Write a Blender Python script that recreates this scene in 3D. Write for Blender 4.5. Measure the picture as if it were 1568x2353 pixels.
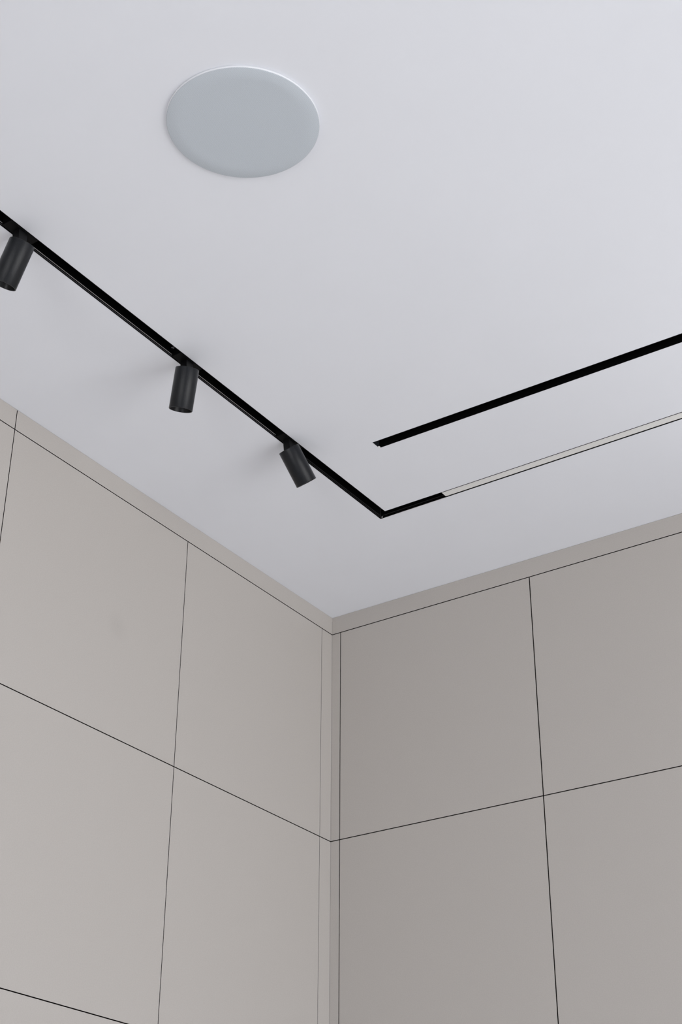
import bpy, bmesh, math
from mathutils import Vector, Matrix
from mathutils.geometry import tessellate_polygon

for o in list(bpy.data.objects):
    bpy.data.objects.remove(o)
scn = bpy.context.scene
COL = scn.collection

# ------------------------------------------------------------------ camera
H = 3.40                                  # ceiling height; room corner stands at x=0, y=0
cam_d = bpy.data.cameras.new('camera')
cam = bpy.data.objects.new('camera', cam_d); COL.objects.link(cam)
cam_d.sensor_fit = 'VERTICAL'; cam_d.sensor_height = 36.0; cam_d.sensor_width = 24.0
cam_d.lens = 54.497
cam_d.clip_start = 0.02; cam_d.clip_end = 200
cam.location = (2.08909, -3.03522, 1.56)
cam.rotation_mode = 'XYZ'
cam.rotation_euler = (math.radians(120.45300), math.radians(-0.22927), math.radians(34.06657))
scn.camera = cam

# ------------------------------------------------------------------ world, daylight, exposure
scn.view_settings.view_transform = 'Standard'
scn.view_settings.look = 'None'
scn.view_settings.gamma = 1.0
scn.view_settings.use_curve_mapping = False
scn.view_settings.exposure = 0.0

wd = bpy.data.worlds.new('overcast_daylight'); scn.world = wd
wd.use_nodes = True
nt = wd.node_tree; nt.nodes.clear()
wo = nt.nodes.new('ShaderNodeOutputWorld'); bg = nt.nodes.new('ShaderNodeBackground')
tc = nt.nodes.new('ShaderNodeTexCoord'); sx = nt.nodes.new('ShaderNodeSeparateXYZ')
rp = nt.nodes.new('ShaderNodeValToRGB')
mp = nt.nodes.new('ShaderNodeMapRange'); mp.inputs[1].default_value = -1; mp.inputs[2].default_value = 1
nt.links.new(tc.outputs['Generated'], sx.inputs[0]); nt.links.new(sx.outputs['Z'], mp.inputs[0])
nt.links.new(mp.outputs[0], rp.inputs[0]); nt.links.new(rp.outputs[0], bg.inputs[0]); nt.links.new(bg.outputs[0], wo.inputs[0])
e = rp.color_ramp.elements
e[0].position = 0.49; e[0].color = (1.0, 1.0, 1.0, 1) # pale paving outside
e[1].position = 0.52; e[1].color = (0.90, 0.94, 1.0, 1)         # overcast sky
e2 = e.new(1.0); e2.color = (0.84, 0.90, 1.0, 1)
bg.inputs[1].default_value = 4.42

RX, RY = 4.6, -6.3
WIN_A = (-2.7, -0.1, 0.1, 3.3)   # window in wall_window : y0, y1, z0, z1
WIN_C = (1.24, 1.56, 1.8, 3.25)   # unseen window in wall_right, sized for light on ceiling and left wall : x0, x1, z0, z1
WIN_B = (1.2, 3.1, 0.1, 3.3)   # window in wall_back : x0, x1, z0, z1
def portal(name, loc, rot, sx_, sy_):
    l = bpy.data.lights.new(name, 'AREA'); l.shape = 'RECTANGLE'; l.size = sx_; l.size_y = sy_
    l.cycles.is_portal = True
    o = bpy.data.objects.new(name, l); COL.objects.link(o); o.location = loc; o.rotation_euler = rot
portal('daylight_portal_side', (RX + .1, (WIN_A[0]+WIN_A[1])/2, (WIN_A[2]+WIN_A[3])/2), (0, math.radians(90), 0), WIN_A[3]-WIN_A[2], WIN_A[1]-WIN_A[0])
portal('daylight_portal_right', ((WIN_C[0]+WIN_C[1])/2, .1, (WIN_C[2]+WIN_C[3])/2), (math.radians(-90), 0, 0), WIN_C[1]-WIN_C[0], WIN_C[3]-WIN_C[2])
portal('daylight_portal_back', ((WIN_B[0]+WIN_B[1])/2, RY - .1, (WIN_B[2]+WIN_B[3])/2), (math.radians(90), 0, 0), WIN_B[1]-WIN_B[0], WIN_B[3]-WIN_B[2])

# ------------------------------------------------------------------ materials
def mat(name, col, rough=0.6, metal=0.0, spec=0.5, grain=0.0, gscale=400.0, bump=0.0, bscale=300.0):
    m = bpy.data.materials.new(name); m.use_nodes = True
    n = m.node_tree; b = n.nodes['Principled BSDF']
    b.inputs['Base Color'].default_value = (*col, 1); b.inputs['Roughness'].default_value = rough
    b.inputs['Metallic'].default_value = metal; b.inputs['Specular IOR Level'].default_value = spec
    t = n.nodes.new('ShaderNodeTexCoord')
    if grain:
        z = n.nodes.new('ShaderNodeTexNoise'); z.inputs['Scale'].default_value = gscale; z.inputs['Detail'].default_value = 3
        n.links.new(t.outputs['Object'], z.inputs['Vector'])
        r = n.nodes.new('ShaderNodeMapRange'); r.inputs[1].default_value = .3; r.inputs[2].default_value = .7
        r.inputs[3].default_value = 1-grain; r.inputs[4].default_value = 1+grain
        n.links.new(z.outputs['Fac'], r.inputs[0])
        mx = n.nodes.new('ShaderNodeMix'); mx.data_type = 'RGBA'; mx.blend_type = 'MULTIPLY'; mx.inputs[0].default_value = 1
        mx.inputs[6].default_value = (*col, 1)
        n.links.new(r.outputs[0], mx.inputs[7]); n.links.new(mx.outputs[2], b.inputs['Base Color'])
    if bump:
        z2 = n.nodes.new('ShaderNodeTexNoise'); z2.inputs['Scale'].default_value = bscale; z2.inputs['Detail'].default_value = 3
        n.links.new(t.outputs['Object'], z2.inputs['Vector'])
        bp = n.nodes.new('ShaderNodeBump'); bp.inputs['Strength'].default_value = bump; bp.inputs['Distance'].default_value = .001
        n.links.new(z2.outputs['Fac'], bp.inputs['Height']); n.links.new(bp.outputs[0], b.inputs['Normal'])
    return m

M_ceil = mat('white_ceiling_paint', (.848, .865, .917), .75, spec=.25, grain=.006, gscale=6, bump=.04, bscale=160)
PANEL = (.488, .458, .432)
M_panel = mat('greige_laminate', PANEL, .55, spec=.35, grain=.035, gscale=420)
M_edge = mat('dark_panel_core', (.012, .009, .008), .9, spec=.1)
M_back = mat('black_backing', (.004, .004, .004), .95, spec=0)
M_slot = mat('black_anodised_channel', (.0022, .0022, .0025), .6, spec=.12)
M_lip = mat('painted_glint_and_shade', (.60, .59, .60), .45, metal=.1, grain=.12, gscale=60)  # grey for the lip's painted reflection and the painted edge gap shadow
M_dlip = mat('dim_channel_lip', (.035, .034, .036), .35, spec=.5)  # dim copy of the lip tone, beyond the painted reflection
M_tag = mat('grey_tag_and_glint', (.16, .16, .18), .5)
M_hair = mat('plaster_edge_bead', (.88, .88, .89), .6)
M_black = mat('black_powder_coat', (.0070, .0080, .0105), .30, spec=.30, grain=.35, gscale=900, bump=.22, bscale=1500)
M_refl = mat('black_reflector', (.004, .004, .006), .3, spec=.3)
M_stem = mat('black_plastic', (.003, .003, .0035), .5, spec=.2)
M_lens = mat('dark_lens', (.012, .012, .018), .1, spec=.5)
M_diff = mat('opal_diffuser', (.84, .835, .815), .45, spec=.3)
M_bezel = mat('white_bezel', (.80, .815, .85), .5)
M_floor = mat('light_stone_floor', (.70, .69, .68), .45, grain=.12, gscale=8)
M_wall = mat('plain_wall_paint', (.72, .71, .70), .7)
M_frame = mat('white_window_frame', (.7, .7, .7), .4)

# speaker grille: painted steel mesh, holes finer than a pixel or two
M_grille = mat('perforated_grille', (.56, .605, .655), .55, spec=.3)
n = M_grille.node_tree; b = n.nodes['Principled BSDF']; t = n.nodes.new('ShaderNodeTexCoord')
v = n.nodes.new('ShaderNodeTexVoronoi'); v.inputs['Scale'].default_value = 420; v.inputs['Randomness'].default_value = .15
n.links.new(t.outputs['Object'], v.inputs['Vector'])
r = n.nodes.new('ShaderNodeMapRange'); r.inputs[1].default_value = .25; r.inputs[2].default_value = .5; r.inputs[3].default_value = .95; r.inputs[4].default_value = 1.06
n.links.new(v.outputs['Distance'], r.inputs[0])
mx = n.nodes.new('ShaderNodeMix'); mx.data_type = 'RGBA'; mx.blend_type = 'MULTIPLY'; mx.inputs[0].default_value = 1
mx.inputs[6].default_value = (.56, .605, .655, 1); n.links.new(r.outputs[0], mx.inputs[7]); n.links.new(mx.outputs[2], b.inputs['Base Color'])

# one panel carries a faint round rub mark
M_stain = mat('greige_laminate_marked', PANEL, .55, spec=.35, grain=.035, gscale=420)
n = M_stain.node_tree; b = n.nodes['Principled BSDF']; src = b.inputs['Base Color'].links[0].from_socket
g = n.nodes.new('ShaderNodeNewGeometry'); vm = n.nodes.new('ShaderNodeVectorMath'); vm.operation = 'DISTANCE'
vm.inputs[1].default_value = (0, -.8176, H-.3607); n.links.new(g.outputs['Position'], vm.inputs[0])
r = n.nodes.new('ShaderNodeMapRange'); r.interpolation_type = 'SMOOTHSTEP'; r.inputs[1].default_value = 0; r.inputs[2].default_value = .042
r.inputs[3].default_value = .945; r.inputs[4].default_value = 1
n.links.new(vm.outputs['Value'], r.inputs[0])
mx = n.nodes.new('ShaderNodeMix'); mx.data_type = 'RGBA'; mx.blend_type = 'MULTIPLY'; mx.inputs[0].default_value = 1
n.links.new(src, mx.inputs[6]); n.links.new(r.outputs[0], mx.inputs[7]); n.links.new(mx.outputs[2], b.inputs['Base Color'])

# ------------------------------------------------------------------ helpers
def box(bm, a, c, mi=0):
    x0, y0, z0 = a; x1, y1, z1 = c
    vs = [bm.verts.new(p) for p in ((x0,y0,z0),(x1,y0,z0),(x1,y1,z0),(x0,y1,z0),(x0,y0,z1),(x1,y0,z1),(x1,y1,z1),(x0,y1,z1))]
    fs = []
    for f in ((3,2,1,0),(4,5,6,7),(0,1,5,4),(1,2,6,5),(2,3,7,6),(3,0,4,7)):
        q = bm.faces.new([vs[i] for i in f]); q.material_index = mi; fs.append(q)
    return fs
def obj(name, bm, mats, parent=None, loc=None, smooth=False):
    me = bpy.data.meshes.new(name); bm.normal_update(); bm.to_mesh(me); bm.free()
    for m in (mats if isinstance(mats, (list, tuple)) else [mats]): me.materials.append(m)
    if smooth:
        for p in me.polygons: p.use_smooth = True
    o = bpy.data.objects.new(name, me); COL.objects.link(o)
    if parent: o.parent = parent
    if loc: o.location = loc
    return o
def bevel(bm, w, seg=1):
    bmesh.ops.bevel(bm, geom=list(bm.edges), offset=w, segments=seg, affect='EDGES', profile=.5)
def thing(name, label, cat, loc, group=None):
    o = bpy.data.objects.new(name, None); COL.objects.link(o); o.location = loc
    o.empty_display_size = .05
    o['label'] = label; o['category'] = cat
    if group: o['group'] = group
    return o
def struct(o, label, cat):
    o['kind'] = 'structure'; o['label'] = label; o['category'] = cat
    return o
def lathe(bm, prof, seg=64, close=False):
    rings = []
    for (r_, z_) in prof:
        if r_ < 1e-6: rings.append([bm.verts.new((0, 0, z_))])
        else: rings.append([bm.verts.new((r_*math.cos(2*math.pi*i/seg), r_*math.sin(2*math.pi*i/seg), z_)) for i in range(seg)])
    pairs = list(zip(rings, rings[1:]))
    if close: pairs.append((rings[-1], rings[0]))
    for A, B in pairs:
        for i in range(seg):
            j = (i+1) % seg
            if len(A) == 1 and len(B) == 1: continue
            if len(A) == 1: bm.faces.new((A[0], B[j], B[i]))
            elif len(B) == 1: bm.faces.new((A[i], A[j], B[0]))
            else: bm.faces.new((A[i], A[j], B[j], B[i]))
    bmesh.ops.recalc_face_normals(bm, faces=list(bm.faces))

# ------------------------------------------------------------------ setting
# ceiling with an L-shaped track slot and a straight slot cut out of it
TXO, TXI = 0.38952, 0.41783               # long arm of the L: outer and inner edge
TYO, TYI = -0.36835, -0.39317             # short arm of the L
SX0, SX1 = 0.5536, 3.3
SLOPE = 0.0109
def sy(base, x): return base + SLOPE*(x-.345)
ST, SB = -0.65841, -0.63133
L_END, R_END = -5.6, 4.2
outer = [(-.1, .1), (RX+.2, .1), (RX+.2, RY-.2), (-.1, RY-.2)]
Lhole = [(TXO, L_END), (TXO, TYO), (R_END, TYO), (R_END, TYI), (TXI, TYI), (TXI, L_END)]
Shole = [(SX0, sy(ST, SX0)), (SX0, sy(SB, SX0)), (SX1, sy(SB, SX1)), (SX1, sy(ST, SX1))]
loops = [outer, Lhole, Shole]
flat = [p for l in loops for p in l]
tris = tessellate_polygon([[Vector((x, y, 0)) for x, y in l] for l in loops])
bm = bmesh.new()
lo = [bm.verts.new((x, y, H)) for x, y in flat]; hi = [bm.verts.new((x, y, H+.075)) for x, y in flat]
for tr in tris:
    bm.faces.new([lo[i] for i in tr]); bm.faces.new([hi[i] for i in reversed(tr)])
k = 0
for l in loops:
    m_ = len(l)
    for i in range(m_):
        a, c = k+i, k+(i+1) % m_
        bm.faces.new((lo[a], lo[c], hi[c], hi[a]))
    k += m_
bmesh.ops.recalc_face_normals(bm, faces=list(bm.faces))
struct(obj('ceiling', bm, M_ceil), 'plain white painted ceiling with two long recessed black slots', 'ceiling')

bm = bmesh.new(); box(bm, (-.1, RY-.2, -.1), (RX+.2, .1, 0))
struct(obj('floor', bm, M_floor), 'light stone floor of the room', 'floor')

# panelled walls --------------------------------------------------
TH = .018
rows = [0, .0493, .6109, 1.1708, 1.731, 2.291, 2.851, H]
ycols = [0, -.0469, -.6028, -1.1775]
while ycols[-1] - .5747 > RY + .2: ycols.append(ycols[-1] - .5747)
ycols.append(RY)
CX_STOP = 1.1438
xcols = [0, .0265, .5851]
while xcols[-1] + .5586 < RX - .2: xcols.append(xcols[-1] + .5586)
xcols.append(RX)
xcols = [x for x in xcols if x < CX_STOP + .001]
GH = .0011                                # half gap of the level joints

bm = bmesh.new(); box(bm, (-.1, RY-.1, 0), (-TH, .1, H))
wl = struct(obj('wall_left', bm, M_back), 'wall on the left clad in flat greige panels with thin black joints', 'wall')
bm = bmesh.new()
CX0, CX1, CZ0, CZ1 = WIN_C
for a, c in (((-TH+.0004, TH, 0), (CX0, .1, H)), ((CX1, TH, 0), (RX+.1, .1, H)), ((CX0, TH, 0), (CX1, .1, CZ0)), ((CX0, TH, CZ1), (CX1, .1, H))): box(bm, a, c)
wr = struct(obj('wall_right', bm, M_back), 'wall on the right clad in flat greige panels with thin black joints', 'wall')

bm = bmesh.new()
for a, c in (((CX_STOP+.003, 0, 0), (CX0, TH, H)), ((CX1, 0, 0), (RX, TH, H)), ((CX0, 0, 0), (CX1, TH, CZ0)), ((CX0, 0, CZ1), (CX1, TH, H))): box(bm, a, c)
obj('window_surround', bm, M_panel, wr)
cache = {}
def slab(name, parent, side, u0, u1, z0, z1, mset=None):
    """one board; face on the wall plane; u runs along the wall"""
    key = (side, round(u1-u0, 5), round(z1-z0, 5), mset is not None, name)
    if key not in cache:
        bm = bmesh.new(); w, h = u1-u0, z1-z0
        if side == 'l': box(bm, (-TH, -w/2, -h/2), (0, w/2, h/2))
        else: box(bm, (-w/2, 0, -h/2), (w/2, TH, h/2))
        bevel(bm, .00025)
        bm.normal_update()
        for f in bm.faces:
            nn = f.normal.x if side == 'l' else -f.normal.y
            f.material_index = 0 if nn > .5 else 1
        o = obj(name, bm, [mset or M_panel, M_edge], parent); cache[key] = o.data
    else:
        o = bpy.data.objects.new(name, cache[key]); COL.objects.link(o); o.parent = parent
    o.location = (0, (u0+u1)/2, (z0+z1)/2) if side == 'l' else ((u0+u1)/2, 0, (z0+z1)/2)
    return o
# half gaps of the upright joints
def gl(i): return (.00008, .0007)[i] if i < 2 else .0010
def gr(i): return (.00008, .0010)[i] if i < 2 else .00125
yl = [y for y in ycols]; n_y = len(yl)
# frieze boards run on over the upper row
for a, c, ga, gc in ((0, yl[3], .00001, .0010), (yl[3], yl[7], .0010, .0010), (yl[7], RY, .001, 0)):
    slab('frieze_board', wl, 'l', c+gc, a-ga, H-rows[1]+GH, H-.0004)
for a, c, ga, gc in ((0, 1.1437, .00001, 0),):
    slab('frieze_board', wr, 'r', a+ga, c-gc, H-rows[1]+GH, H-.0004)
for r_ in range(1, len(rows)-1):
    z1, z0 = H-rows[r_]-GH, H-rows[r_+1]+GH
    if r_ == len(rows)-2: z0 = .0
    for i in range(n_y-1):
        nm = 'corner_strip' if i == 0 else 'wall_panel'
        mark = M_stain if (r_ == 1 and i == 2) else None
        slab(nm, wl, 'l', yl[i+1] + (gl(i+1) if i+1 < n_y-1 else 0), yl[i] - gl(i), z0, z1, mark)
    for i in range(len(xcols)-1):
        nm = 'corner_strip' if i == 0 else 'wall_panel'
        slab(nm, wr, 'r', xcols[i] + gr(i), xcols[i+1] - (gr(i+1) if i+1 < len(xcols)-1 else 0), z0, z1)

# the two glazed sides behind and beside the camera
def holed_wall(name, fix, u0, u1, win, axis, label):
    a, c, z0, z1 = win; bm = bmesh.new()
    for (p, q, r0, r1) in ((u0, a, 0, H), (c, u1, 0, H), (a, c, 0, z0), (a, c, z1, H)):
        if axis == 'x': box(bm, (fix, p, r0), (fix+.2, q, r1))
        else: box(bm, (p, fix-.2, r0), (q, fix, r1))
    return struct(obj(name, bm, M_wall), label, 'wall')
holed_wall('wall_window', RX, RY-.2, -.0, WIN_A, 'x', 'plain wall with the wide window, on the side out of view')
holed_wall('wall_back', RY, 0, RX, WIN_B, 'y', 'plain wall with a window, behind the viewer')
def win_frame(name, fix, win, axis, label):
    a, c, z0, z1 = win; root = None; f = .05; bm = bmesh.new()
    def bb(bm, p, q, r0, r1):
        if axis == 'x': box(bm, (fix+.03, p, r0), (fix+.08, q, r1))
        elif axis == 'yr': box(bm, (p, fix+.01, r0), (q, fix+.06, r1))
        else: box(bm, (p, fix-.08, r0), (q, fix-.03, r1))
    bb(bm, a, c, z0, z0+f); bb(bm, a, c, z1-f, z1); bb(bm, a, a+f, z0+f, z1-f); bb(bm, c-f, c, z0+f, z1-f)
    o = struct(obj(name, bm, M_frame), label, 'window')
    for k in range(1, 3):
        m_ = a + (c-a)*k/3; bm = bmesh.new(); bb(bm, m_-f/2, m_+f/2, z0+f, z1-f); obj('mullion', bm, M_frame, o)
win_frame('window_1', RX, WIN_A, 'x', 'wide three-part window in the side wall out of view')
win_frame('unseen_window_3', .02, WIN_C, 'yr', 'unseen tall window sized for its light, in the panelled wall, beyond the right edge of the view')
win_frame('window_2', RY, WIN_B, 'y', 'three-part window behind the viewer')

# ------------------------------------------------------------------ recessed L track
DXS = .5680
D = .046                                  # channel depth
T = .0009                                 # profile thickness
trk = thing('lighting_track', 'black recessed L-shaped lighting track turning a corner in the ceiling', 'track', (TXO, TYO, H))
def lc(p): return (p[0]-TXO, p[1]-TYO, p[2]-H)
def boxes(name, lst, m, parent=trk, conv=lc):
    bm = bmesh.new()
    for a, c in lst: box(bm, conv(a), conv(c))
    return obj(name, bm, m, parent)
zb, zt = H-.0004, H+D
# long arm
boxes('track_channel', [((TXO+.0001, L_END+.0002, zb), (TXO+.0001+T, TYO-.0001, zt)),
                        ((TXI-.0001-T, L_END+.0002, zb), (TXI-.0001, TYI-.0001, zt)),
                        ((TXO+.0001, L_END+.0002, zt), (TXI-.0001, TYO-.0001, zt+T)),
                        ((TXO+T, L_END+.0002, zb), (TXI-T, L_END+.0012, zt))], M_slot)
# short arm
boxes('track_channel', [((TXO+.0001+T, TYO-.0001-T, zb), (R_END-.0002, TYO-.0001, zt)),
                        ((TXI-.0001-T, TYI+.0001, zb), (R_END-.0002, TYI+.0001+T, zt)),
                        ((TXI-.0001, TYI+.0001, zt), (R_END-.0002, TYO-.0001, zt+T)),
                        ((R_END-.0012, TYI+T, zb), (R_END-.0002, TYO-T, zt))], M_slot)
# thin rolled lip on the far inner face of each arm, its light reflection painted in grey
boxes('track_lip', [((TXO+.001, L_END+.01, H+.0060), (TXO+.0015, -.775, H+.0068))], M_lip)['label'] = 'thin lip, painted grey as reflected light, along the inner side of the track'
boxes('track_lip', [((TXO+.001, L_END+.01, H+.0020), (TXO+.0013, -.775, H+.0024))], M_tag)  # fainter second reflection line, painted in darker grey
boxes('track_lip', [((TXO+.001, -.7745, H+.0062), (TXO+.0024, TYO-.004, H+.0070)), ((TXO+.001, -.7745, H+.0024), (TXO+.0016, TYO-.004, H+.0029))], M_dlip)  # dimmer stretch, painted as the reflection fades towards the corner
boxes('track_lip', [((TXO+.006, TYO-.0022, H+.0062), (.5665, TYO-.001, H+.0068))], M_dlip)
boxes('edge_gap_shade', [((.430, TYO-.0008, H-.0008), (DXS, TYO+.0003, H+.0004))], M_lip)['label'] = 'thin grey strip, painted shade of the gap between track and plaster'  # grey strip stands in for the shadow at the edge gap
# contact rails up inside the channel
boxes('contact_rail', [((TXI-.005, L_END+.01, H+.026), (TXI-.0012, TYI-.01, H+.030))], M_slot)
boxes('contact_rail', [((TXI+.005, TYI+.0012, H+.026), (.56, TYI+.005, H+.030))], M_slot)
# corner joint: upright seam plate plus a little clip
boxes('corner_joint', [((TXO+.0012, TYO-.0030, H+.0004), (TXO+.0028, TYO-.0018, H+.030))], M_dlip)
boxes('joint_clip', [((TXO+.0050, TYO-.0034, H+.0012), (TXO+.0076, TYO-.0018, H+.0026))], M_hair)['label'] = 'tiny white clip at the track corner'
# small grey rating mark in the channel
bm = bmesh.new()
px, py = .4095, -1.1600
for (a, c) in (((-.0035, -.0030), (-.0008, -.0010)), ((-.0008, -.0030), (.0040, -.0022)), ((-.0030, .0008), (.0005, .0016)), ((.0006, -.0022), (.0013, .0016))):
    box(bm, lc((px+a[0], py+a[1], H+.0040)), lc((px+c[0], py+c[1], H+.0046)))
obj('wire_tag', bm, M_tag, trk)['label'] = 'small grey tag inside the channel beside the middle spotlight'

# linear diffuser light filling the short arm
DX0, DX1 = .5692, 2.4
lin = thing('linear_light', 'slim linear ceiling light with off-white diffuser set in the black track', 'ceiling light', (DX0, (TYO+TYI)/2, H))
def l2(p): return (p[0]-DX0, p[1]-(TYO+TYI)/2, p[2]-H)
boxes('diffuser', [((DX0+.001, TYI+.0021, H+.0008), (DX1-.001, TYO-.0026, H+.004))], M_diff, lin, l2)['label'] = 'off-white opal diffuser strip'
boxes('light_body', [((DX0, TYI+.0012, H+.0041), (DX1, TYO-.0012, H+.030))], M_slot, lin, l2)
boxes('side_rim', [((DX0, TYI+.0012, H-.0002), (DX1, TYI+.0019, H+.004))], M_slot, lin, l2)
boxes('side_rim', [((DX0, TYO-.0024, H-.0002), (DX1, TYO-.0012, H+.004))], M_slot, lin, l2)

# ------------------------------------------------------------------ straight slot
ang = math.atan(SLOPE); sl = thing('ceiling_slot', 'long straight black recessed slot in the ceiling, ending short of the L-shaped track', 'recessed slot', (SX0, sy((ST+SB)/2, SX0), H))
sl.rotation_euler = (0, 0, ang)
hw = (SB-ST)/2*math.cos(ang); LN = (SX1-SX0)
bm = bmesh.new()
for a, c in (((.0008, -hw+.0001, -.0003), (LN-.001, -hw+.001, .055)), ((.0008, hw-.001, -.0003), (LN-.001, hw-.0001, .055)), ((.0008, -hw+.0001, .055), (LN-.001, hw-.0001, .056))): box(bm, a, c)
obj('slot_channel', bm, M_slot, sl)
bm = bmesh.new(); box(bm, (.0005, -hw+.0012, .0002), (.0016, hw-.0045, .055)); box(bm, (.0005, hw-.0046, .0040), (.0016, hw-.0011, .055))
obj('end_plate', bm, mat('dark_end_plate', (.010, .012, .016), .5, spec=.3), sl)
bm = bmesh.new(); box(bm, (.0002, hw-.0062, -.0006), (.0046, hw+.0003, .0012)); bevel(bm, .0004)
obj('plaster_nib', bm, M_hair, sl)['label'] = 'white nib of plaster at the end of the slot'

# ------------------------------------------------------------------ in-ceiling speaker
sp = thing('ceiling_speaker', 'large round in-ceiling speaker with pale grey perforated grille', 'speaker', (.9020, -1.5801, H))
RS = .1262
bm = bmesh.new()
lathe(bm, [(RS, 0), (RS, -.0034), (RS-.0003, -.0042), (RS-.0005, -.0045), (RS-.0007, -.0044), (RS-.0007, 0)], 200, close=True)
obj('bezel', bm, M_bezel, sp, smooth=True)['label'] = 'thin white rim'
bm = bmesh.new()
lathe(bm, [(RS-.0008, -.0035), (RS-.0009, -.0044), (RS-.0018, -.0048), (RS*.8, -.0048), (RS*.4, -.0048), (0, -.0048)], 200)
obj('grille', bm, M_grille, sp, smooth=True)

# ------------------------------------------------------------------ spotlights
RC, LC = .0235, .0837
def housing_bm():
    bm = bmesh.new()
    lathe(bm, [(0, 0), (RC-.0012, 0), (RC-.0003, -.0003), (RC, -.0012), (RC, -LC+.0004), (RC-.0003, -LC), (RC-.0013, -LC), (RC-.0015, -LC+.0006), (RC-.0015, -.010), (0, -.010)], 96)
    return bm
def spot(label, T_, d, stem_y):
    root = thing('track_spotlight', label, 'spotlight', ((TXO+TXI)/2, stem_y, H), 'spotlights along the track')
    o3 = Vector(root.location); d = Vector(d).normalized(); T_ = Vector(T_)
    q = Vector((0, 0, -1)).rotation_difference(d)
    mtx = Matrix.Translation(T_ - o3) @ q.to_matrix().to_4x4()
    def put(o): o.matrix_local = mtx; return o
    xm = 0.0
    bm = bmesh.new(); box(bm, (-.0115, -.034, -.0006), (.0115, .034, .024)); bevel(bm, .0006)
    obj('track_adapter', bm, M_slot, root)
    # pivot block from the adapter into the top of the cylinder
    p0 = Vector((0, 0, 0)); p1 = (T_ - o3) + d*.006
    bm = bmesh.new(); z1 = min(p1.z, -.012)
    w = .0085
    vs0 = [bm.verts.new((sx_*w, sy_*.011, 0)) for sx_, sy_ in ((-1,-1),(1,-1),(1,1),(-1,1))]
    vs1 = [bm.verts.new((p1.x*.45+sx_*w, p1.y*.45+sy_*.009, p1.z)) for sx_, sy_ in ((-1,-1),(1,-1),(1,1),(-1,1))]
    bm.faces.new(vs0); bm.faces.new(vs1[::-1])
    for i in range(4): bm.faces.new((vs0[i], vs0[(i+1)%4], vs1[(i+1)%4], vs1[i]))
    bmesh.ops.recalc_face_normals(bm, faces=list(bm.faces)); bevel(bm, .0008)
    obj('stem', bm, M_stem, root)
    h = put(obj('housing', housing_bm(), M_black, root)); 
    for p in h.data.polygons: p.use_smooth = abs(p.normal.z) < .9
    bm = bmesh.new(); lathe(bm, [(RC-.0016, -LC+.002), (RC-.0045, -LC+.016), (.012, -LC+.026), (.0105, -LC+.030)], 64)
    put(obj('reflector', bm, M_refl, root, smooth=True))
    bm = bmesh.new(); lathe(bm, [(.0105, -LC+.0301), (.006, -LC+.0285), (0, -LC+.0278)], 48)
    put(obj('lens', bm, M_lens, root, smooth=True))
    return root
spot('leftmost black cylinder spotlight on the track, cut by the left edge of the photo', (.4252, -1.5958, H-.0408), (-.464, .053, -.884), -1.585)
spot('black cylinder spotlight in the middle of the row, hanging almost upright', (.4330, -1.1413, H-.0457), (-.311, .215, -.926), -1.110)
spot('black cylinder spotlight nearest the track corner, tilted away sideways', (.4071, -.7634, H-.0213), (.140, .626, -.767), -.758)
